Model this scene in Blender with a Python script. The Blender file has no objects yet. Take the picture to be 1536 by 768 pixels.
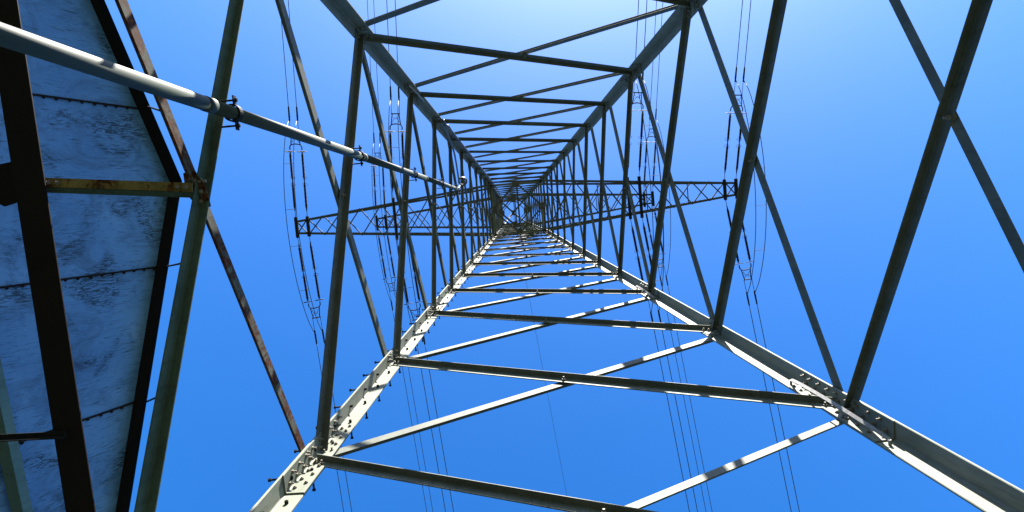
import bpy, math, random
from mathutils import Vector, Matrix

random.seed(7)
S = bpy.context.scene
COL = S.collection
R = math.radians
V = Vector

# ------------------------------------------------------------------ camera
CAM_Z = 1.6                                   # eye height above the ground
F_PX = 950.0                                  # focal length in pixels of a 1536 px wide frame
PITCH, YAW, ROLL = 0.0579, -0.00355, -0.08798
CAM = V((-0.573, 0.490, CAM_Z))
# world: +X and +Y are the horizontal axes of the pylon, +Z is up
RX = Matrix.Rotation(PITCH, 3, 'X'); RY = Matrix.Rotation(YAW, 3, 'Y'); RZ = Matrix.Rotation(ROLL, 3, 'Z')
WC = RZ @ RX @ RY
rt = WC.transposed() @ V((1, 0, 0)); up = WC.transposed() @ V((0, -1, 0)); bk = WC.transposed() @ V((0, 0, -1))
cd = bpy.data.cameras.new('camera')
cam = bpy.data.objects.new('camera', cd)
COL.objects.link(cam)
M = Matrix((rt, up, bk)).transposed().to_4x4()
M.translation = CAM
cam.matrix_world = M
cd.sensor_width = 36.0
cd.lens = F_PX / 1536.0 * 36.0
cd.clip_start = 0.05
cd.clip_end = 5000
S.camera = cam

# ------------------------------------------------------------------ light
SUN_EL, SUN_AZ = 46.0, 166.0                  # azimuth clockwise from +Y towards +X
w = bpy.data.worlds.new('World')
S.world = w
w.use_nodes = True
nt = w.node_tree
nt.nodes.clear()
sky = nt.nodes.new('ShaderNodeTexSky')
sky.sky_type = 'NISHITA'
sky.sun_disc = False
sky.sun_elevation = R(SUN_EL)
sky.sun_rotation = R(SUN_AZ)
sky.altitude = 0
sky.air_density = 1.0
sky.dust_density = 1.15
sky.ozone_density = 7.5
bg = nt.nodes.new('ShaderNodeBackground')
bg.inputs['Strength'].default_value = 0.055
wo = nt.nodes.new('ShaderNodeOutputWorld')
hsv = nt.nodes.new('ShaderNodeHueSaturation')   # the photograph's saturated print, over the whole sky alike
hsv.inputs['Saturation'].default_value = 1.25
hsv.inputs['Hue'].default_value = 0.504
nt.links.new(sky.outputs[0], hsv.inputs['Color'])
nt.links.new(hsv.outputs[0], bg.inputs[0])
nt.links.new(bg.outputs[0], wo.inputs[0])

sl = bpy.data.lights.new('sun', 'SUN')
sl.energy = 5.0
sl.angle = R(0.53)
sl.color = (1.0, 0.94, 0.85)
sun = bpy.data.objects.new('sun', sl)
COL.objects.link(sun)
to_sun = V((math.sin(R(SUN_AZ)) * math.cos(R(SUN_EL)), math.cos(R(SUN_AZ)) * math.cos(R(SUN_EL)), math.sin(R(SUN_EL))))
sun.rotation_euler = to_sun.to_track_quat('Z', 'Y').to_euler()
sun.location = to_sun * 60

S.view_settings.view_transform = 'Standard'
S.view_settings.look = 'None'
S.view_settings.gamma = 1.0
S.view_settings.exposure = 2.75
S.view_settings.use_curve_mapping = False

# ------------------------------------------------------------------ materials
def new_mat(name):
    m = bpy.data.materials.new(name)
    m.use_nodes = True
    t = m.node_tree
    b = t.nodes['Principled BSDF']
    return m, t, b

def ramp(t, stops):
    r = t.nodes.new('ShaderNodeValToRGB')
    e = r.color_ramp.elements
    e[0].position, e[0].color = stops[0][0], stops[0][1]
    e[1].position, e[1].color = stops[-1][0], stops[-1][1]
    for p, c in stops[1:-1]:
        n = e.new(p)
        n.color = c
    return r

def noise(t, scale, detail=6, rough=0.6, vec=None, dist=0.0):
    n = t.nodes.new('ShaderNodeTexNoise')
    n.inputs['Scale'].default_value = scale
    n.inputs['Detail'].default_value = detail
    n.inputs['Roughness'].default_value = rough
    n.inputs['Distortion'].default_value = dist
    if vec is not None:
        t.links.new(vec, n.inputs['Vector'])
    return n

def mix(t, fac, a, b):
    m = t.nodes.new('ShaderNodeMix')
    m.data_type = 'RGBA'
    if isinstance(fac, float):
        m.inputs[0].default_value = fac
    else:
        t.links.new(fac, m.inputs[0])
    for sock, v in ((m.inputs[6], a), (m.inputs[7], b)):
        if isinstance(v, tuple):
            sock.default_value = v
        else:
            t.links.new(v, sock)
    return m.outputs[2]

def c4(r, g, b):
    return (r, g, b, 1.0)

def coords(t, scale=(1, 1, 1)):
    tc = t.nodes.new('ShaderNodeTexCoord')
    mp = t.nodes.new('ShaderNodeMapping')
    mp.inputs['Scale'].default_value = scale
    t.links.new(tc.outputs['Object'], mp.inputs['Vector'])
    return mp.outputs['Vector']

def bump(t, b, src, strength, dist=0.01):
    bp = t.nodes.new('ShaderNodeBump')
    bp.inputs['Strength'].default_value = strength
    bp.inputs['Distance'].default_value = dist
    t.links.new(src, bp.inputs['Height'])
    t.links.new(bp.outputs['Normal'], b.inputs['Normal'])

def paint(name, base, dirt, rust_amount, rough=0.6, spec=0.13):
    """weathered steel paint: grime, lichen tint and rust breaking through"""
    m, t, b = new_mat(name)
    v = coords(t)
    g = noise(t, 2.3, 8, 0.65, v)
    gr = ramp(t, [(0.32, c4(0, 0, 0)), (0.75, c4(1, 1, 1))])
    t.links.new(g.outputs['Fac'], gr.inputs['Fac'])
    col = mix(t, gr.outputs['Color'], c4(*base), c4(*dirt))
    st = noise(t, 38, 4, 0.7, v)
    sr = ramp(t, [(0.60, c4(0, 0, 0)), (0.72, c4(.5, .5, .5))])
    t.links.new(st.outputs['Fac'], sr.inputs['Fac'])
    col = mix(t, sr.outputs['Color'], col, c4(dirt[0] * .55, dirt[1] * .5, dirt[2] * .45))
    rn = noise(t, 5.5, 10, 0.75, v, 0.6)
    lo = 0.86 - 0.5 * rust_amount
    rr = ramp(t, [(lo, c4(0, 0, 0)), (lo + 0.06, c4(1, 1, 1))])
    t.links.new(rn.outputs['Fac'], rr.inputs['Fac'])
    rc = noise(t, 24, 6, 0.7, v)
    rcr = ramp(t, [(0.3, c4(0.010, 0.004, 0.002)), (0.52, c4(0.048, 0.016, 0.006)), (0.72, c4(0.15, 0.058, 0.019))])
    t.links.new(rc.outputs['Fac'], rcr.inputs['Fac'])
    col = mix(t, rr.outputs['Color'], col, rcr.outputs['Color'])
    sk = noise(t, 7, 6, 0.7, coords(t, (3.0, 3.0, 0.35)))
    skr = ramp(t, [(0.50, c4(0, 0, 0)), (0.72, c4(.55, .55, .55))])
    t.links.new(sk.outputs['Fac'], skr.inputs['Fac'])
    col = mix(t, skr.outputs['Color'], col, c4(dirt[0] * .6, dirt[1] * .52, dirt[2] * .42))
    oi = t.nodes.new('ShaderNodeObjectInfo')
    mr = t.nodes.new('ShaderNodeMapRange')
    mr.inputs['To Min'].default_value = 0.86; mr.inputs['To Max'].default_value = 1.12
    t.links.new(oi.outputs['Random'], mr.inputs['Value'])
    hv = t.nodes.new('ShaderNodeHueSaturation')
    t.links.new(col, hv.inputs['Color']); t.links.new(mr.outputs[0], hv.inputs['Value'])
    t.links.new(hv.outputs[0], b.inputs['Base Color'])
    b.inputs['Roughness'].default_value = rough
    b.inputs['Specular IOR Level'].default_value = spec
    bump(t, b, rn.outputs['Fac'], 0.02 + 0.3 * rust_amount, 0.004)
    return m

M_PAINT = paint('grey_green_paint', (0.132, 0.142, 0.114), (0.088, 0.099, 0.076), 0.05)
M_BRACE = paint('brace_paint', (0.084, 0.092, 0.074), (0.046, 0.053, 0.040), 0.12)
M_OLD = paint('old_green_paint', (0.050, 0.078, 0.055), (0.022, 0.037, 0.024), 0.40, 0.65)
M_RUST = paint('rusted_paint', (0.085, 0.09, 0.07), (0.022, 0.011, 0.006), 0.78, 0.8, 0.1)
M_PIPE = paint('pipe_paint', (0.029, 0.040, 0.030), (0.019, 0.027, 0.020), 0.26, 0.65, 0.15)
M_BEAM = paint('dark_beam_paint', (0.010, 0.009, 0.008), (0.014, 0.009, 0.007), 0.44, 0.75, 0.1)
M_LICHEN = paint('lichen_strut_paint', (0.19, 0.15, 0.06), (0.06, 0.038, 0.012), 0.66, 0.85, 0.1)
M_POST = paint('verdigris_post_paint', (0.10, 0.17, 0.15), (0.07, 0.12, 0.105), 0.42, 0.6)

def plain(name, col, rough=0.5, metal=0.0, spec=0.4, var=0.25, scale=30):
    m, t, b = new_mat(name)
    v = coords(t)
    n = noise(t, scale, 5, 0.6, v)
    r = ramp(t, [(0.3, c4(*(x * (1 - var) for x in col))), (0.7, c4(*(min(1, x * (1 + var)) for x in col)))])
    t.links.new(n.outputs['Fac'], r.inputs['Fac'])
    t.links.new(r.outputs['Color'], b.inputs['Base Color'])
    b.inputs['Roughness'].default_value = rough
    b.inputs['Metallic'].default_value = metal
    b.inputs['Specular IOR Level'].default_value = spec
    return m

M_BOLT = plain('bolt_zinc', (0.125, 0.115, 0.09), 0.6, 0.0, 0.2)
M_STEEL = plain('dark_steel', (0.014, 0.015, 0.016), 0.7, 0.0, 0.05)
M_ARM = plain('arm_steel', (0.058, 0.062, 0.056), 0.6, 0.0, 0.1)
M_PORC = plain('brown_porcelain', (0.012, 0.008, 0.007), 0.7, 0.0, 0.05)
M_WIRE = plain('weathered_aluminium', (0.04, 0.043, 0.05), 0.6, 0.0, 0.2)
M_GALV = plain('galvanised', (0.035, 0.035, 0.036), 0.7, 0.0, 0.08)
M_STRAP = plain('tinned_strap', (0.17, 0.17, 0.165), 0.6, 0.0, 0.2)
M_CABLE = plain('grey_cable_sheath', (0.06, 0.063, 0.066), 0.45, 0.0)
M_BLACK = plain('black_rubber', (0.018, 0.018, 0.018), 0.6)
M_CONC = plain('concrete', (0.32, 0.31, 0.29), 0.9, 0.0, 0.2, 0.2, 6)

def mat_blue():
    """blue paint brushed along the sheets, scuffed and scratched down to dark primer"""
    m, t, b = new_mat('worn_blue_paint')
    v = coords(t)
    big = noise(t, 1.1, 8, 0.62, v, 0.4)
    br = ramp(t, [(0.30, c4(0.070, 0.185, 0.39)), (0.55, c4(0.10, 0.24, 0.46)), (0.75, c4(0.145, 0.30, 0.53))])
    t.links.new(big.outputs['Fac'], br.inputs['Fac'])
    col = br.outputs['Color']
    def layer(col, scale, vecscale, dist, lo, hi, amount, dark, mask_scale=None, mlo=.5, mhi=.6):
        n = noise(t, scale, 10, 0.75, coords(t, vecscale), dist)
        r = ramp(t, [(lo, c4(0, 0, 0)), (hi, c4(amount, amount, amount))])
        t.links.new(n.outputs['Fac'], r.inputs['Fac'])
        fac = r.outputs['Color']
        if mask_scale:
            mn = noise(t, mask_scale, 5, 0.6, v, 0.8)
            mr = ramp(t, [(mlo, c4(0, 0, 0)), (mhi, c4(1, 1, 1))])
            t.links.new(mn.outputs['Fac'], mr.inputs['Fac'])
            mul = t.nodes.new('ShaderNodeMath'); mul.operation = 'MULTIPLY'
            t.links.new(fac, mul.inputs[0]); t.links.new(mr.outputs['Color'], mul.inputs[1])
            fac = mul.outputs[0]
        return mix(t, fac, col, c4(*dark)), n
    col, _ = layer(col, 2.2, (1, 1.6, 1), 1.0, .47, .64, .65, (0.045, 0.10, 0.19))
    col, n2 = layer(col, 10, (.6, 3.0, .6), 2.2, .48, .52, .85, (0.014, 0.024, 0.036), 1.6, .50, .60)
    col, _ = layer(col, 26, (.22, 3.2, .22), .6, .57, .61, .85, (0.016, 0.030, 0.05), 1.3, .38, .52)
    col, _ = layer(col, 60, (.8, 1.2, .8), .3, .64, .69, .5, (0.02, 0.03, 0.045))
    col, _ = layer(col, 5, (.25, 2.0, .25), .5, .58, .75, .45, (0.20, 0.32, 0.45), 1.9, .45, .6)
    t.links.new(col, b.inputs['Base Color'])
    b.inputs['Roughness'].default_value = 0.6
    b.inputs['Specular IOR Level'].default_value = 0.2
    bump(t, b, n2.outputs['Fac'], 0.2, 0.004)
    return m
M_BLUE = mat_blue()

def mat_ground():
    m, t, b = new_mat('meadow')
    v = coords(t)
    n = noise(t, 0.7, 10, 0.7, v)
    r = ramp(t, [(0.3, c4(0.010, 0.016, 0.006)), (0.6, c4(0.018, 0.026, 0.010)), (0.85, c4(0.030, 0.030, 0.016))])
    t.links.new(n.outputs['Fac'], r.inputs['Fac'])
    t.links.new(r.outputs['Color'], b.inputs['Base Color'])
    b.inputs['Roughness'].default_value = 0.95
    f = noise(t, 30, 6, 0.7, v)
    bump(t, b, f.outputs['Fac'], 0.8, 0.05)
    return m
M_GROUND = mat_ground()

# ------------------------------------------------------------------ mesh helpers
class MB:
    def __init__(self):
        self.v = []; self.f = []
    def add(self, vs, fs):
        o = len(self.v)
        self.v += [tuple(x) for x in vs]
        self.f += [tuple(i + o for i in f) for f in fs]
        return self
    def prism(self, p0, p1, prof, a, b):
        """extrude a closed 2-D profile (coordinates along a, b) from p0 to p1"""
        p0 = V(p0); p1 = V(p1); n = len(prof)
        ax = (p1 - p0).normalized()
        area = sum(prof[i][0] * prof[(i + 1) % n][1] - prof[(i + 1) % n][0] * prof[i][1] for i in range(n))
        if (area > 0) != (a.cross(b).dot(ax) > 0):
            prof = prof[::-1]
        vs = [p0 + a * x + b * y for x, y in prof] + [p1 + a * x + b * y for x, y in prof]
        fs = [(i, (i + 1) % n, n + (i + 1) % n, n + i) for i in range(n)]
        fs += [tuple(range(n - 1, -1, -1)), tuple(range(n, 2 * n))]
        return self.add(vs, fs)
    def angle(self, p0, p1, a, b, wa, wb, t):
        """steel angle: heel on p0-p1, one leg towards a, the other towards b"""
        p0 = V(p0); p1 = V(p1); ax = (p1 - p0).normalized()
        a = V(a); a = (a - ax * a.dot(ax)).normalized()
        b = V(b); b = (b - ax * b.dot(ax) - a * b.dot(a)).normalized()
        r = t * .8
        prof = [(0, 0), (wa, 0), (wa, t * .7), (wa - t * .3, t), (t + r, t), (t + r * .3, t + r * .3), (t, t + r), (t, wb - t * .3), (t * .7, wb), (0, wb)]
        return self.prism(p0, p1, prof, a, b)
    def box(self, p0, p1, a, b, wa, wb):
        p0 = V(p0); p1 = V(p1); ax = (p1 - p0).normalized()
        a = V(a); a = (a - ax * a.dot(ax)).normalized()
        b = V(b); b = (b - ax * b.dot(ax) - a * b.dot(a)).normalized()
        return self.prism(p0, p1, [(-wa / 2, -wb / 2), (wa / 2, -wb / 2), (wa / 2, wb / 2), (-wa / 2, wb / 2)], a, b)
    def cyl(self, p0, p1, r0, r1=None, n=8):
        r1 = r0 if r1 is None else r1
        p0 = V(p0); p1 = V(p1); ax = (p1 - p0).normalized()
        a = ax.orthogonal().normalized(); b = ax.cross(a)
        vs = []
        for p, r in ((p0, r0), (p1, r1)):
            vs += [p + (a * math.cos(i * math.tau / n) + b * math.sin(i * math.tau / n)) * r for i in range(n)]
        fs = [(i, (i + 1) % n, n + (i + 1) % n, n + i) for i in range(n)]
        fs += [tuple(range(n - 1, -1, -1)), tuple(range(n, 2 * n))]
        return self.add(vs, fs)
    def tube(self, pts, r, n=6):
        pts = [V(p) for p in pts]
        rs = r if isinstance(r, (list, tuple)) else [r] * len(pts)
        tan = [(pts[min(i + 1, len(pts) - 1)] - pts[max(i - 1, 0)]).normalized() for i in range(len(pts))]
        a = tan[0].orthogonal().normalized()
        vs = []; fs = []
        for k, p in enumerate(pts):
            a = (a - tan[k] * a.dot(tan[k])).normalized(); b = tan[k].cross(a)
            vs += [p + (a * math.cos(i * math.tau / n) + b * math.sin(i * math.tau / n)) * rs[k] for i in range(n)]
        for k in range(len(pts) - 1):
            fs += [(k * n + i, k * n + (i + 1) % n, (k + 1) * n + (i + 1) % n, (k + 1) * n + i) for i in range(n)]
        L = len(pts) - 1
        fs += [tuple(range(n - 1, -1, -1)), tuple(L * n + i for i in range(n))]
        return self.add(vs, fs)
    def plate(self, pts, nrm, t):
        """flat polygon pts (coplanar) thickened by t along nrm"""
        nrm = V(nrm).normalized(); pts = [V(p) for p in pts]; n = len(pts)
        c = V((0, 0, 0))
        for i in range(n):
            c += pts[i].cross(pts[(i + 1) % n])
        if c.dot(nrm) < 0:
            pts = pts[::-1]
        vs = pts + [p + nrm * t for p in pts]
        fs = [tuple(range(n - 1, -1, -1)), tuple(range(n, 2 * n))]
        fs += [(i, (i + 1) % n, n + (i + 1) % n, n + i) for i in range(n)]
        return self.add(vs, fs)
    def bolt(self, p, n, r=0.022, h=0.022, shank=0.03):
        p = V(p); n = V(n).normalized()
        self.cyl(p, p + n * h, r, r * .96, 6)
        if shank:
            self.cyl(p + n * h, p + n * (h + shank), r * .5, r * .5, 6)
        return self
    def mesh(self, name, mat, smooth=False):
        me = bpy.data.meshes.new(name)
        me.from_pydata(self.v, [], self.f)
        me.materials.append(mat)
        if smooth:
            for p in me.polygons:
                p.use_smooth = len(p.vertices) == 4
        me.update()
        return me
    def build(self, name, mat, parent=None, smooth=False):
        o = bpy.data.objects.new(name, self.mesh(name, mat, smooth))
        COL.objects.link(o)
        if parent is not None:
            put(o, parent)
        return o

def put(o, parent):
    """parent without moving: mesh data keep world coordinates"""
    o.parent = parent
    p = parent; loc = V((0, 0, 0))
    while p is not None:
        loc += p.location; p = p.parent
    o.location = -loc
    return o

def tag(o, label=None, cat=None, group=None, kind=None):
    if label: o['label'] = label
    if cat: o['category'] = cat
    if group: o['group'] = group
    if kind: o['kind'] = kind
    return o

def empty(name, loc=(0, 0, 0)):
    o = bpy.data.objects.new(name, None)
    o.empty_display_size = 0.3
    COL.objects.link(o)
    o.location = loc
    return o

# ------------------------------------------------------------------ ground
g = MB()
N = 40
def gz(x, y):
    d = math.hypot(x, y)
    return 0.0 if d < 12 else 0.5 * math.sin(x * .021 + 1) * math.cos(y * .017) * min(1, (d - 12) / 40)
ext = [math.copysign(abs(i / N) ** 2.2 * 2600, i) for i in range(-N, N + 1)]
gv = [(x, y, gz(x, y)) for y in ext for x in ext]
K = 2 * N + 1
g.add(gv, [(j * K + i, j * K + i + 1, (j + 1) * K + i + 1, (j + 1) * K + i) for j in range(2 * N) for i in range(2 * N)])
tag(g.build('ground', M_GROUND), 'grassy meadow under the pylon', kind='structure')

# ------------------------------------------------------------------ the pylon
# levels of the bracing nodes, metres above the ground
LV = [0.15, 4.86, 8.12, 11.50, 14.90, 17.46, 19.81, 21.98, 24.0, 25.8, 27.4, 28.85, 30.1, 31.14,
      32.7, 34.2, 35.7, 37.2, 38.7, 40.6, 42.2, 43.8, 45.4, 47.0, 48.6]
I0 = 2                                        # index of the first splice seen in the photograph
ARM1, ARM2 = LV[13], LV[19]
def half(z):
    if z <= ARM1:
        return (6.45 - 0.138 * (z - CAM_Z)) / 2 + 0.035
    w1 = (6.45 - 0.138 * (ARM1 - CAM_Z)) / 2 + 0.035
    return w1 - 0.0225 * (z - ARM1)
SG = {'A': (-1, -1), 'B': (1, -1), 'C': (1, 1), 'D': (-1, 1)}
def heel(L, z):
    h = half(z)
    return V((SG[L][0] * h, SG[L][1] * h, z))
def leg_size(z):
    return 0.205 if z < 8 else (0.20 if z < 15 else (0.18 if z < 24 else (0.16 if z < 31 else 0.13)))
LT = 0.02

pylon = empty('lattice_pylon')
tag(pylon, 'tall grey green steel lattice pylon rising overhead with two crossarm tiers', 'pylon')

CUTS = [0.0, 8.12, 14.90, 24.0, ARM1, ARM2, 48.6]
legs = {}
for L in 'ABCD':
    sx, sy = SG[L]
    for z0, z1 in zip(CUTS[:-1], CUTS[1:]):
        wl = leg_size(z0 + .01)
        m = MB().angle(heel(L, z0), heel(L, z1 - 0.004), (-sx, 0, 0), (0, -sy, 0), wl, wl, LT)
        legs[(L, z0)] = m.build('leg', M_PAINT, pylon)
    fb = MB()
    h = heel(L, 0)
    for k, (zz, ww) in enumerate(((-0.3, 0.55), (0.25, 0.42))):
        pass
    q = [V((h.x + a * .5, h.y + b * .5, -0.3)) for a, b in ((-1, -1), (1, -1), (1, 1), (-1, 1))]
    q2 = [V((h.x - sx * .05 + a * .36, h.y - sy * .05 + b * .36, 0.14)) for a, b in ((-1, -1), (1, -1), (1, 1), (-1, 1))]
    fb.add(q + q2, [(3, 2, 1, 0), (4, 5, 6, 7), (0, 1, 5, 4), (1, 2, 6, 5), (2, 3, 7, 6), (3, 0, 4, 7)])
    fb.build('footing', M_CONC, pylon)

def leg_of(L, z):
    for z0, z1 in zip(CUTS[:-1], CUTS[1:]):
        if z0 <= z < z1:
            return legs[(L, z0)]
    return legs[(L, CUTS[-2])]

# faces: (lower leg of the inner diagonal, upper leg, outward normal)
FACES = [('A', 'B', V((0, -1, 0))), ('B', 'C', V((1, 0, 0))), ('C', 'D', V((0, 1, 0))), ('D', 'A', V((-1, 0, 0)))]

def brace_size(i):
    return 0.100 if i <= 1 else (0.115 if i == 2 else (0.11 if i == 3 else (0.098 if i < 7 else (0.080 if i < 13 else 0.062))))

for P_, Q_, nrm in FACES:
    for i in range(len(LV) - 1):
        z0, z1 = LV[i], LV[i + 1]
        wb = brace_size(i); tb = 0.011
        fn = V((nrm.x, nrm.y, 0))
        slope = V((0, 0, 1)) - nrm * ((half(z0) - half(z1)) / (z1 - z0))
        # inner diagonal: lower end on leg P, upper end on leg Q; outer diagonal the other way
        for inner in (True, False):
            Lo, Hi = (P_, Q_) if inner else (Q_, P_)
            a = heel(Lo, z0 + 0.02); b = heel(Hi, z1 - 0.12)
            d = (b - a).normalized()
            a = a + d * 0.07; b = b - d * 0.07
            off = -nrm * (LT + 0.001) if inner else nrm * 0.001
            a += off; b += off
            old = i <= 1
            mat = M_BRACE
            if old and P_ in 'D':
                mat = M_OLD if inner else M_RUST
            elif i == 0:
                mat = M_OLD
            if P_ == 'D' and i == 1 and not inner:
                mat = M_RUST
            mb = MB()
            down = -V((0, 0, 1))
            up_in_face = slope.normalized()
            perp = up_in_face - d * up_in_face.dot(d)
            perp.normalize()
            out = -nrm if inner else nrm
            # outstanding leg at the upper edge of the leg bolted to the face
            mb.angle(a + perp * wb * .6, b + perp * wb * .6, -perp, out, wb * (1.2 if i > 1 else .95), wb * .80, tb)
            br = mb.build('diagonal_brace', mat, pylon)
            # end bolts
            if i <= 13:
                bb = MB()
                ndir = -nrm
                for e, s_ in ((a, 1), (b, -1)):
                    for q in (0.04, 0.12):
                        p = e + d * s_ * q - perp * wb * .08
                        if inner:
                            bb.bolt(p - nrm * (tb + .001), -nrm, 0.021, 0.02, 0.025)
                        else:
                            bb.bolt(p - nrm * (LT + .004), -nrm, 0.021, 0.02, 0.025)
                if inner:                      # the bolt where the two diagonals cross
                    s = half(z0) / (half(z0) + half(z1))
                    c = a.lerp(b, s) - perp * wb * .1
                    bb.bolt(c - nrm * (tb + .001), -nrm, 0.024, 0.022, 0.03)
                    bb.cyl(c - nrm * .0, c + nrm * (LT + .002), 0.03, 0.03, 8)
                tag(bb.build('bolts', M_BOLT, br), kind='stuff')

# splices: inner cover angles with rows of bolts, a bonding strap over some of them
def splice(L, z, length, strap=False):
    sx, sy = SG[L]
    wl = leg_size(z) - 0.012
    inn = V((-sx, -sy, 0)) * (LT + .001)
    p0 = heel(L, z - length / 2) + inn; p1 = heel(L, z + length / 2) + inn
    lg = leg_of(L, z)
    MB().angle(p0, p1, (-sx, 0, 0), (0, -sy, 0), wl, wl, 0.014).build('splice_plate', M_PAINT, lg)
    po = heel(L, z - length / 2) + V((sx, sy, 0)) * .003; p2 = heel(L, z + length / 2) + V((sx, sy, 0)) * .003
    ob = MB()
    n = int(length / 0.17)
    for k in range(n):
        f = (k + .5) / n
        if abs(f - .5) < .07:
            continue
        c = p0.lerp(p1, f)
        for r_, q in ((0.062, 0), (0.135, .5)):
            c2 = p0.lerp(p1, min(.98, f + q / n))
            ob.bolt(c2 + V((-sx * r_, -sy * .014, 0)), (0, -sy, 0), 0.020, 0.016, 0.008)
            ob.bolt(c2 + V((-sx * .014, -sy * r_, 0)), (-sx, 0, 0), 0.019, 0.018, 0.028)
            if r_ > .1:
                ob.bolt(c2 + V((-sx * r_, sy * (LT + .002), 0)), (0, sy, 0), 0.02, 0.016, 0.0)
                ob.bolt(c2 + V((sx * (LT + .002), -sy * r_, 0)), (sx, 0, 0), 0.02, 0.016, 0.0)
    tag(ob.build('bolts', M_BOLT, lg), kind='stuff')
    if strap:
        sb = MB()
        a = heel(L, z - length * .56); b = heel(L, z + length * .56)
        pts = []
        for k in range(15):
            f = k / 14
            arch = 0.06 + 0.15 * math.sin(math.pi * min(1, max(0, f))) ** .6
            pts.append(a.lerp(b, f) + V((-sx * (.09 + arch * .7), -sy * (.03 + arch * .7), 0)))
        for k in range(14):
            sb.box(pts[k], pts[k + 1] + (pts[k + 1] - pts[k]) * .04, V((sx, -sy, 0)), V((sx, sy, 0)), 0.036, 0.006)
        for e in (pts[0], pts[-1]):
            sb.cyl(e, e + V((0, sy * .07, 0)), 0.016, 0.016, 8)
        sb.build('bonding_strap', M_STRAP, lg)

for L in 'ABCD':
    splice(L, LV[I0], 1.55, L == 'C')
    splice(L, LV[I0 + 2], 1.1, L in 'AC')
    splice(L, LV[8], 0.9)
    splice(L, LV[12], 0.8)
    # small joint plates at the plain nodes
    sx, sy = SG[L]
    for i in (I0 + 1, 5, 6, 7, 9, 10, 11):
        z = LV[i]
        lg = leg_of(L, z)
        for ax in (0, 1):
            a = V((-sx, 0, 0)) if ax == 0 else V((0, -sy, 0))
            n = V((0, -sy, 0)) if ax == 0 else V((-sx, 0, 0))
            base = heel(L, z) + a * .05 + n * (LT + .002)
            upv = (heel(L, z + .2) - heel(L, z - .2)).normalized()
            MB().plate([base - upv * .10, base + a * .12 - upv * .10, base + a * .14, base + a * .12 + upv * .10, base + upv * .10], n, 0.009).build('gusset_plate', M_PAINT, lg)

# step bolts climbing leg D on alternate flanges
def step_mesh(d):
    d = V(d); m = MB()
    m.cyl(-d * 0.055, d * 0.17, 0.0105, 0.0105, 8)
    m.cyl(d * 0.16, d * 0.178, 0.019, 0.019, 8)
    m.cyl(-d * 0.050, -d * 0.022, 0.019, 0.019, 6)
    m.cyl(d * 0.002, d * 0.022, 0.019, 0.019, 6)
    return m.mesh('step_bolt', M_STEEL, False)
SM = (step_mesh((-1, 0, 0)), step_mesh((0, 1, 0)))
z = 5.0; k = 0
while z < 27:
    o = bpy.data.objects.new('step_bolt', SM[k % 2]); COL.objects.link(o)
    put(o, pylon)
    h = heel('D', z)
    if k % 2 == 0:
        o.location = V((h.x, h.y - 0.11, z))
    else:
        o.location = V((h.x + 0.11, h.y, z))
    z += 0.31; k += 1

# plan bracing at the crossarm tiers
def plan(z, w=0.075):
    h = half(z)
    c = [V((0, -h, z)), V((h, 0, z)), V((0, h, z)), V((-h, 0, z))]
    for i in range(4):
        MB().angle(c[i], c[(i + 1) % 4], (0, 0, 1), (c[i] + c[(i + 1) % 4]) * -1 + V((0, 0, 2 * z)), w, w, 0.01).build('plan_brace', M_ARM, pylon)
    MB().angle(V((0, -h, z + .03)), V((0, h, z + .03)), (0, 0, 1), (1, 0, 0), w, w, 0.01).build('plan_brace', M_ARM, pylon)
    for i, p in enumerate(c):
        t = V((1, 0, 0)) if i in (0, 2) else V((0, 1, 0))
        n = V((0, 0, 1)); inn = (V((0, 0, z)) - p).normalized()
        MB().plate([p - t * .17, p + t * .17, p + t * .13 + inn * .24, p - t * .13 + inn * .24], -n, 0.012).build('gusset_plate', M_ARM, pylon)
    for i in range(4):
        L0, L1 = 'ABCD'[i], 'ABCD'[(i + 1) % 4]
        a, b = heel(L0, z), heel(L1, z)
        n = FACES[i][2]
        MB().angle(a - n * .03, b - n * .03, (0, 0, 1), -n, 0.10, 0.10, 0.012).build('horizontal_girt', M_PAINT, pylon)
plan(ARM1); plan(ARM2); plan(LV[22], .05)

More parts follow.
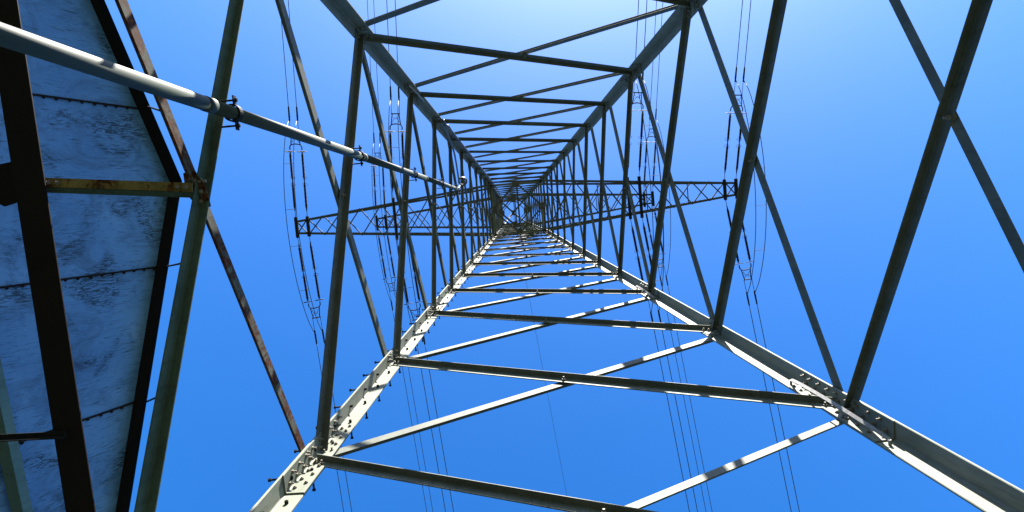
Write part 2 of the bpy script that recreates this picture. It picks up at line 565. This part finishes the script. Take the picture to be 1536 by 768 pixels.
# crossarms
def crossarm(sx, z, tip, tipw, rise, inner=None):
    h = half(z); h2 = half(z + rise)
    cw = 0.105
    m = MB()
    tz = 0.22
    bot = {}; topc = {}
    for sy in (-1, 1):
        r0 = V((sx * h, sy * h, z)); r1 = V((sx * tip, sy * tipw, z))
        t0 = V((sx * h2, sy * h2, z + rise)); t1 = V((sx * tip, sy * tipw, z + tz))
        bot[sy] = (r0, r1); topc[sy] = (t0, t1)
        m.angle(r0, r1, (0, 0, 1), (0, -sy, 0), cw, cw, 0.012)
        m.angle(t0, t1, (0, 0, -1), (0, -sy, 0), cw * .85, cw * .85, 0.012)
    m.box(V((sx * tip, -tipw, z + .1)), V((sx * tip, tipw, z + .1)), (1, 0, 0), (0, 0, 1), .02, .24)
    arm = m.build('crossarm', M_ARM, pylon)
    end = tip - 0.54
    n = 8
    ws = [1.10 ** i for i in range(n)]
    tot = sum(ws); xs = [end]
    for w_ in ws:
        xs.append(xs[-1] - w_ / tot * (end - h))
    xs = [tip] + xs
    def at(c, x):
        a, b = c
        return a.lerp(b, (x - abs(a.x)) / (abs(b.x) - abs(a.x)))
    for i in range(len(xs) - 1):
        for s in (-1, 1):
            a = at(bot[s], xs[i]); b = at(bot[-s], xs[i + 1])
            zo = V((0, 0, 0.014 if s > 0 else -0.002))
            MB().angle(a + zo, b + zo, (0, 0, 1), (sx, 0, 0), 0.046, 0.046, 0.007).build('lattice_bar', M_ARM, arm)
    for s in (-1, 1):                          # side faces: zigzag between the chords
        for i in range(1, len(xs) - 1):
            if i % 2:
                a, b = at(bot[s], xs[i]), at(topc[s], max(xs[i + 1], h2))
            else:
                a, b = at(topc[s], xs[i]), at(bot[s], xs[i + 1])
            MB().angle(a, b, (0, -s, 0), (sx, 0, 0), 0.05, 0.05, 0.008).build('lattice_bar', M_ARM, arm)
    for i in range(3, len(xs), 2):             # top face ties
        x = max(xs[i], h2)
        MB().angle(at(topc[-1], x), at(topc[1], x), (0, 0, -1), (sx, 0, 0), 0.05, 0.05, 0.008).build('lattice_bar', M_ARM, arm)
    spots = [(tip - .27, tipw + .12)]
    if inner:
        yy = abs(at(bot[1], inner).y)
        spots.append((inner, yy + .14))
    for cx, yy in spots:
        for dx in (-.27, .27):
            x = sx * (cx + dx)
            MB().box(V((x, -yy - .03, z - .055)), V((x, yy + .03, z - .055)), (1, 0, 0), (0, 0, 1), 0.13, 0.10).build('hanger_beam', M_STEEL, arm)
    return arm, [(sx * cx, yy) for cx, yy in spots]

SETS = []      # (x, y_end, z, tier, position)
for sx in (-1, 1):
    arm, sp = crossarm(sx, ARM1, 10.3 if sx < 0 else 10.2, 0.32, 2.2, 5.45)
    SETS.append((sp[0], ARM1, 'outer', 'lower', sx))
    SETS.append((sp[1], ARM1, 'inner', 'lower', sx))
    arm, sp = crossarm(sx, ARM2, 8.50, 0.30, 1.8)
    SETS.append((sp[0], ARM2, 'tip', 'upper', sx))

# peak above the top tier
h = half(LV[-1]); apex = V((0, 0, 51.0))
for L in 'ABCD':
    MB().angle(heel(L, LV[-1]), apex + V((SG[L][0] * .06, SG[L][1] * .06, 0)), (-SG[L][0], 0, 0), (0, -SG[L][1], 0), .09, .09, .012).build('peak_leg', M_PAINT, pylon)
MB().box(apex + V((0, -.2, 0)), apex + V((0, .2, 0)), (1, 0, 0), (0, 0, 1), .2, .05).build('peak_cap', M_PAINT, pylon)

# ------------------------------------------------------------------ insulator sets, conductors, jumpers
def rod_mesh():
    m = MB(); n = 10; L = 1.22
    prof = [(0.0, .035), (.07, .035)]
    ns = 17
    for i in range(ns):
        y = .08 + i * (L - .16) / ns; d = (L - .16) / ns
        prof += [(y, .042), (y + d * .35, .060), (y + d * .6, .060), (y + d * .85, .042)]
    prof += [(L - .07, .035), (L, .035)]
    vs = []; fs = []
    for y, r in prof:
        vs += [(r * math.cos(j * math.tau / n), y, r * math.sin(j * math.tau / n)) for j in range(n)]
    for k in range(len(prof) - 1):
        fs += [(k * n + j, (k + 1) * n + j, (k + 1) * n + (j + 1) % n, k * n + (j + 1) % n) for j in range(n)]
    fs += [tuple(range(n)), tuple((len(prof) - 1) * n + j for j in range(n - 1, -1, -1))]
    m.add(vs, fs)
    return m.mesh('insulator_rod', M_PORC, False)

ROD = rod_mesh()
def horn_mesh():
    m = MB()
    m.cyl((0, -.02, 0), (0, .17, 0), .028, .028, 8)
    for s in (-1, 1):
        for yy, dy in ((0.0, -.10), (.15, .10)):
            m.tube([(0, yy, 0), (s * .07, yy + dy * .2, .03), (s * .115, yy + dy * .7, .05), (s * .085, yy + dy * 1.4, .05)], .008, 5)
    return m.mesh('arcing_horn', M_GALV, True)
HORN = horn_mesh()
def ring_mesh():
    m = MB(); n = 20
    prof = [(.10, -.012), (.20, -.016), (.225, 0), (.20, .016), (.10, .012)]
    vs = []; fs = []
    for j in range(n):
        a = j * math.tau / n
        vs += [(r * math.cos(a), y, r * .8 * math.sin(a)) for r, y in prof]
    q = len(prof)
    for j in range(n):
        for k in range(q):
            fs.append((j * q + k, j * q + (k + 1) % q, ((j + 1) % n) * q + (k + 1) % q, ((j + 1) % n) * q + k))
    m.add(vs, fs)
    m.cyl((-.12, 0, 0), (.12, 0, 0), .012, .012, 6)
    m.cyl((0, 0, -.1), (0, 0, .1), .012, .012, 6)
    return m.mesh('grading_ring', M_STEEL, False)
RING = ring_mesh()
def link_mesh():
    m = MB()
    m.cyl((0, -.03, 0), (0, .40, 0), .013, .013, 6)
    m.cyl((0, .30, 0), (0, .42, 0), .026, .026, 8)
    m.cyl((-.04, .01, 0), (.04, .01, 0), .022, .022, 8)
    return m.mesh('shackle_link', M_STEEL, False)
LINK = link_mesh()
def yoke_mesh():
    m = MB()
    pts = [(-.27, 3.10, 0), (-.27, 3.24, 0), (-.20, 3.34, 0), (0, 3.37, 0), (.20, 3.34, 0), (.27, 3.24, 0), (.27, 3.10, 0)]
    m.tube(pts, .026, 6)
    for s in (-1, 1):
        m.cyl((s * .21, 3.34, 0), (s * .15, 3.80, 0), .022, .022, 6)
    m.cyl((-.20, 3.81, 0), (.20, 3.81, 0), .026, .026, 6)
    m.tube([(-.16, 3.42, 0), (-.07, 3.60, 0), (0, 3.655, 0), (.07, 3.60, 0), (.16, 3.42, 0)], .011, 5)
    m.tube([(-.15, 3.72, 0), (0, 3.56, 0), (.15, 3.72, 0)], .010, 5)
    return m.mesh('yoke_frame', M_STEEL, False)
YOKE = yoke_mesh()
def clamp_mesh():
    m = MB()
    m.cyl((0, 3.80, 0), (0, 4.40, 0), .012, .012, 6)
    m.cyl((0, 4.38, 0), (0, 4.52, 0), .035, .035, 8)
    m.cyl((0, 4.52, 0), (0, 5.00, 0), .042, .034, 8)
    m.tube([(0, 4.46, 0), (0, 4.44, -.06), (0, 4.38, -.16)], .024, 6)
    return m.mesh('dead_end_clamp', M_STEEL, False)
CLAMP = clamp_mesh()

def side_word(sx):
    return 'conduit' if sx < 0 else 'bare'

CL = {}
for (x, yy), z, pos, tier, sx in SETS:
    for sy in (-1, 1):
        slope = R(11.5) if sy < 0 else R(7.0)
        root = empty('tension_insulator_set', (x, sy * yy, z - .06))
        d = V((0.092, sy * 1.0, 0)).normalized()
        d = V((d.x * math.cos(slope), d.y * math.cos(slope), -math.sin(slope)))
        lat = d.cross(V((0, 0, 1))).normalized(); upv = lat.cross(d)
        root.rotation_euler = Matrix((lat, d, upv)).transposed().to_euler()
        side = 'conduit side' if sx < 0 else 'side away from conduit'
        span = 'sunward span' if sy < 0 else 'span away from sun'
        what = {'outer': 'long lower crossarm tip', 'inner': 'long lower crossarm middle', 'tip': 'short upper crossarm tip'}[pos]
        tag(root, f'paired dark insulators, {what}, {side}, {span}', 'insulator', 'tension insulator sets on the crossarms')
        def sub(me, loc, nm):
            o = bpy.data.objects.new(nm, me); COL.objects.link(o); o.parent = root; o.location = loc
            return o
        for s in (-1, 1):
            sub(LINK, (s * .27, 0, 0), 'shackle_link')
            sub(ROD, (s * .27, .40, 0), 'insulator_rod')
            sub(HORN, (s * .27, 1.62, 0), 'arcing_horn')
            sub(ROD, (s * .27, 1.77, 0), 'insulator_rod')
            sub(RING, (s * .27, 3.03, 0), 'grading_ring')
            sub(CLAMP, (s * .18, 0, 0), 'dead_end_clamp')
        sub(YOKE, (0, 0, 0), 'yoke_frame')
        ends = []
        for s in (-1, 1):
            o0 = V((x, sy * yy, z - .06))
            e = o0 + lat * (s * .18) + d * 4.98
            # conductor: a parabola falling from the clamp
            hd = V((d.x, d.y, 0)).normalized()
            pts = []
            span_len = 320.0; tn = math.tan(slope)
            for q in [0, .5, 1, 2, 3, 4, 6, 8, 11, 15, 20, 28, 40, 60, 90, 130, 160]:
                pts.append(e + hd * q + V((0, 0, -tn * q + tn / span_len * q * q)))
            wmb = MB().tube(pts, .0165, 6)
            o = wmb.build('conductor', M_WIRE, None, True)
            tag(o, f'twin conductor, {what}, {side}, {span}', 'power line', f'twin conductors at {what}, {side}, {span}')
            ends.append(o0 + lat * (s * .18) + d * 4.40 - upv * .16)
        ends.sort(key=lambda p: p.x)
        CL[(x, tier, pos, sy)] = ends

for (x, yy), z, pos, tier, sx in SETS:
    ea = CL[(x, tier, pos, -1)]; eb = CL[(x, tier, pos, 1)]
    side = 'conduit side' if sx < 0 else 'side away from conduit'
    what = {'outer': 'long lower crossarm tip', 'inner': 'long lower crossarm middle', 'tip': 'short upper crossarm tip'}[pos]
    root = empty('jumper_loop', (x, 0, z - 2))
    tag(root, f'slack jumper wire pair under {what}, {side}', 'power line', 'jumper loops under the crossarms')
    drop = 1.35
    paths = []
    for s in (0, 1):
        a, b = ea[s], eb[s]
        pts = []
        for k in range(25):
            f = k / 24
            p = a.lerp(b, f)
            c = 1 - (2 * f - 1) ** 2
            c = c ** .8
            pts.append(p + V((sx * 0.10 * c + (s - .5) * .1 * c, 0, -drop * c)))
        paths.append(pts)
        MB().tube(pts, .0165, 6).build('jumper_wire', M_WIRE, root, True)
    for k in (5, 10, 14, 19):
        MB().cyl(paths[0][k], paths[1][k], .010, .010, 6).build('spacer', M_GALV, root)

# earth wire from the peak
for sy in (1,):
    pts = []
    for q in [0, .5, 1, 2, 4, 6, 9, 13, 18, 25, 40, 60, 100, 150]:
        pts.append(apex + V((.1 * q, sy * (.2 + q), -.03 - .10 * q + .0003 * q * q)))
    o = MB().tube(pts, .011, 6).build('earth_wire', M_WIRE, None, True)
    tag(o, 'single thin earth wire leaving the pylon peak, away from the sun', 'power line')

# ------------------------------------------------------------------ conduit up the face and its cable
def ray(px, py):
    return (WC.transposed() @ V(((px - 768) / F_PX, (py - 384) / F_PX, 1))).normalized()
def on_z(px, py, z):
    d = ray(px, py); return CAM + d * ((z - CAM.z) / d.z)

pipe_r = 0.055
def pipe_c(z, y):
    return V((-half(z) + LT + .14 + pipe_r, y, z))
# the conduit leans a little across the face as it climbs
PY0, PY1 = -0.60, -0.46
def pipe_p(z):
    f = (z - 1.0) / 18.0
    return pipe_c(z, PY0 + (PY1 - PY0) * f)
conduit = empty('conduit_pipe', pipe_p(0.3))
tag(conduit, 'pale painted conduit pipe clamped to braces, climbing beside the blue hoarding', 'pipe')
secs = [(0.3, 3.2), (3.2, 6.4), (6.4, 10.3), (10.3, 14.6), (14.6, 18.9)]
for i, (z0, z1) in enumerate(secs):
    r_ = pipe_r - .001 * i
    m = MB().cyl(pipe_p(z0), pipe_p(z1), r_, r_, 28)
    m.build('pipe_section', M_PIPE, conduit, True)
    d = (pipe_p(z1) - pipe_p(z0)).normalized()
    if i:
        MB().cyl(pipe_p(z0) - d * .055, pipe_p(z0) + d * .055, r_ + .005, r_ + .005, 28).build('coupling', M_PIPE, conduit, True)
# pipe clamps where the inner braces pass behind
for i in (1, 2, 3, 4, 5):
    z0, z1 = LV[i], LV[i + 1]
    yp = PY0 + .1
    a, b = heel('D', z0), heel('A', z1)
    f = (a.y - (-.36)) / (a.y - b.y)
    zc = z0 + (z1 - z0) * f + .02
    c = pipe_p(zc); d = (pipe_p(zc + .1) - c).normalized()
    cl = MB()
    r_ = pipe_r + .012
    pts = [c + (V((1, 0, 0)) * math.cos(t) + V((0, 1, 0)) * math.sin(t)) * r_ for t in [k * math.tau / 24 for k in range(24)]]
    for k in range(24):
        t0 = k * math.tau / 24; t1 = (k + 1) * math.tau / 24
        q = []
        for t in (t0, t1):
            u = V((math.cos(t), math.sin(t), 0))
            q += [c + u * (r_ - .008) - d * .028, c + u * (r_ + .004) - d * .028, c + u * (r_ + .004) + d * .028, c + u * (r_ - .008) + d * .028]
        cl.add(q, [(0, 1, 5, 4), (1, 2, 6, 5), (2, 3, 7, 6), (3, 0, 4, 7)])
    for s in (-1, 1):
        e = c + V((0, s * (r_ + .035), 0))
        cl.box(e + V((.02, -s * .04, 0)), e + V((.02, s * .035, 0)), (1, 0, 0), (0, 0, 1), .012, .05)
        cl.cyl(e + V((.045, 0, 0)), e + V((-.11, 0, 0)), .009, .009, 6)
        cl.cyl(e + V((.025, 0, 0)), e + V((.042, 0, 0)), .018, .018, 6)
    cl.build('pipe_clamp', M_STEEL, conduit)

top = pipe_p(18.9)
feeder = empty('feeder_cable', top)
tag(feeder, 'grey feeder cables looping from the conduit mouth, then running up one leg', 'cable')
la = lambda z, o=0.0: heel('A', z) + V((.21 + o, .06 + .5 * o, 0))
for s in (0, 1):
    o = s * .05
    pts = [top + V((.0, o - .03, -.1)), top + V((0, o - .03, .35)), top + V((.05, -.10 - o, .75)), V((top.x + .03, -.75 - o, 19.6 + o)),
           V((-half(18.6) + .28, -1.4 - o, 18.6)), V((-half(17.7) + .26, -1.85 - o, 17.6)), V((-half(17.3) + .25 + o, -2.0 - o, 17.15)),
           la(17.4, .06 + o) + V((0, .10, 0)), la(18.0, .03 + o), la(19.0, o), la(22, o), la(26, o), la(31, o), la(40, o), la(48, o)]
    # smooth the first stretch
    sm = []
    for k in range(len(pts) - 1):
        p0 = pts[max(k - 1, 0)]; p1 = pts[k]; p2 = pts[k + 1]; p3 = pts[min(k + 2, len(pts) - 1)]
        for q in range(6):
            t = q / 6
            sm.append(0.5 * ((2 * p1) + (p2 - p0) * t + (2 * p0 - 5 * p1 + 4 * p2 - p3) * t * t + (3 * p1 - p0 - 3 * p2 + p3) * t ** 3))
    sm.append(pts[-1])
    MB().tube(sm, .021, 8).build('cable', M_CABLE, feeder, True)
coil = MB()
cc = V((top.x + .12, -.72, 19.9))
for k in range(5):
    rr_ = .10 + .012 * (k % 3)
    pts = [cc + V((math.cos(t) * rr_, math.sin(t) * rr_, (k - 2) * .022)) for t in [j * math.tau / 18 for j in range(19)]]
    coil.tube(pts, .014, 6)
coil.build('cable_coil', M_BLACK, feeder, True)

# ------------------------------------------------------------------ blue riveted hoarding outside the conduit face
APEX_Z = 8.6
a0 = on_z(255, 274, APEX_Z)                    # where two top edges of the sheeting meet
d_up = ray(1120, 285)                          # rise of the sheets: leaning in over the tower side
e_y = V((0.0, 1.0, 0.02)).normalized()
n_p = d_up.cross(e_y).normalized()
if n_p.x < 0: n_p = -n_p
def on_panel(px, py):
    d = ray(px, py)
    return CAM + d * ((a0 - CAM).dot(n_p) / d.dot(n_p))
def uv(p):
    """panel coordinates: u along e (horizontal), v up the sheets"""
    q = p - a0
    e = (e_y - d_up * e_y.dot(d_up)).normalized()
    return q.dot(e), q.dot(d_up)
EH = (e_y - d_up * e_y.dot(d_up)).normalized()
def pt(u, v):
    return a0 + EH * u + d_up * v
ua, va = uv(on_panel(135, 0)); ub, vb = uv(on_panel(173, 768))
# edges extended outside the view
sl_a = va / ua; sl_b = vb / ub
U0, U1 = -4.2, 4.2
def vtop(u):
    return sl_a * u if u < 0 else sl_b * u
VB = -3.6
us = [U0]
for (px, py) in ((140, 154), (140, 413), (170, 614)):
    us.append(uv(on_panel(px, py))[0])
us += [U1]
hoard = empty('sheet_steel_hoarding', (a0.x - 1.6, a0.y, 0))
tag(hoard, 'worn blue riveted sheet steel hoarding on dark rusty beams beside the pylon', 'hoarding')
for i in range(len(us) - 1):
    u0, u1 = us[i] + .004, us[i + 1] - .004
    pl = [(u0, VB), (u1, VB), (u1, vtop(u1))]
    if u0 < 0 < u1: pl.append((0, 0))
    pl.append((u0, vtop(u0)))
    MB().plate([pt(u, v) for u, v in pl], -n_p, .006).build('sheet', M_BLUE, hoard)
for i, u in enumerate(us[1:-1]):
    vt = vtop(u)
    st = MB().box(pt(u, VB), pt(u, vt + .02) , EH, n_p, .018, .012).build('seam_strap', M_BEAM, hoard)
    st.location += n_p * .007
    rv = MB()
    v = VB + .05
    while v < vt - .02:
        p = pt(u + .011 + random.uniform(-.003, .003), v) + n_p * .002
        rv.cyl(p, p + n_p * .012, .016, .010, 8)
        v += .118 + random.uniform(-.01, .01)
    tag(rv.build('rivets', M_BEAM, st), kind='stuff').location = (0, 0, 0)
    rv_o = st.children[0]; rv_o.parent = st; rv_o.location = (0, 0, 0)
# rim standing out along the two top edges
for ue in (U0, U1):
    p0 = pt(0, 0); p1 = pt(ue, vtop(ue))
    q = [p0, p1, p1 + n_p * .17, p0 + n_p * .17]
    nn = (p1 - p0).cross(n_p).normalized()
    if nn.z < 0: nn = -nn
    MB().plate(q, nn, .008).build('rim', M_BEAM, hoard)
# small ties from the hoarding rim to the pylon braces
def on_face(px, py, off):
    d = ray(px, py); z = 5.5
    for _ in range(30):
        t = (-half(z) - off - CAM.x) / d.x
        z = CAM.z + d.z * t
    return CAM + d * t
for u, pb, off in zip(us[1:4], ((247, 168), (287, 392), (246, 591)), (.04, -.03, -.03)):
    MB().cyl(pt(u, vtop(u)) + n_p * .15, on_face(pb[0], pb[1], off), .009, .009, 6).build('tie_rod', M_STEEL, hoard)

BZ = 4.75 + CAM_Z
b0 = on_z(-30, -200, BZ - .1); b1 = on_z(150, 960, BZ + .12)
bd = (b1 - b0).normalized()
MB().angle(b0 + V((-.11, 0, 0)), b1 + V((-.11, 0, 0)), (1, 0, 0), (0, 0, 1), .225, .16, .014).build('beam', M_BEAM, hoard)
# strut from the brace crossing out to the beam
s0 = on_z(288, 288, BZ + .05); s1 = on_z(64, 280, BZ + .05)
MB().angle(s0, s1, (0, -1, 0), (0, 0, 1), .068, .068, .009).build('strut', M_LICHEN, hoard)
for e, q in ((s0, .04), (s0, .10), (s1, -.05), (s1, -.12)):
    pb = e + (s1 - s0).normalized() * q + V((0, -.035, -.002))
    tag(MB().bolt(pb, (0, 0, -1), .017, .015, .012).build('bolt', M_BOLT, hoard))
MB().angle(s0 + V((0, .004, 0)), s1 + V((0, .004, 0)), (0, 1, 0.6), (0, 0, 1),   .046, .05, .008).build('strut', M_OLD, hoard)
c = on_z(294, 284, BZ + .12)
gd = V((.30, .95, .0)).normalized(); gn = V((.95, -.30, 0))
gp = MB().plate([c - gd * .15 - gn * .04, c - gd * .13 + gn * .05, c + gd * .02 + gn * .075, c + gd * .16 + gn * .05, c + gd * .15 - gn * .035, c - gn * .085], (0, 0, 1), .01).build('joint_plate', M_RUST, hoard)
jb = MB()
for q, r_ in ((-.09, 0), (-.02, -.035), (.03, .03), (.10, 0)):
    jb.bolt(c + gd * q + gn * r_, (0, 0, -1), .017, .015, .012)
tag(jb.build('bolts', M_BOLT, gp), kind='stuff')
# short rail and greenish post low down
r0 = on_z(-160, 668, BZ + .02); r1 = on_z(100, 655, BZ + .02)
MB().angle(r0, r1, (0, -1, 0), (0, 0, -1), .045, .05, .008).build('rail', M_STEEL, hoard)
p0 = on_z(-10, 560, BZ + .35); p1 = on_z(48, 830, BZ + .45)
MB().angle(p0 + (p0 - p1) * .8, p1, (-1, 0, 0), (0, 0, 1), .10, .1, .01).build('post', M_POST, hoard)
g0 = on_z(8, 275, BZ + .02)
MB().plate([g0 + V((-.35, -.10, 0)), g0 + V((.10, -.16, 0)), g0 + V((.10, .14, 0)), g0 + V((-.03, .17, 0)), g0 + V((-.35, -.01, 0))], (0, 0, 1), .012).build('bracket', M_BEAM, hoard)
# outer uprights carrying the hoarding down to the ground
for u in (-3.0, -.2, 3.0):
    t = pt(u, min(vtop(u), -.2) - .3) - n_p * .08
    t -= n_p * .1; bpt = V((t.x - t.z * .36 - .2, t.y, 0))
    MB().angle(bpt, t, (-1, 0, 0), (0, 1, 0), .12, .12, .012).build('upright', M_BEAM, hoard)
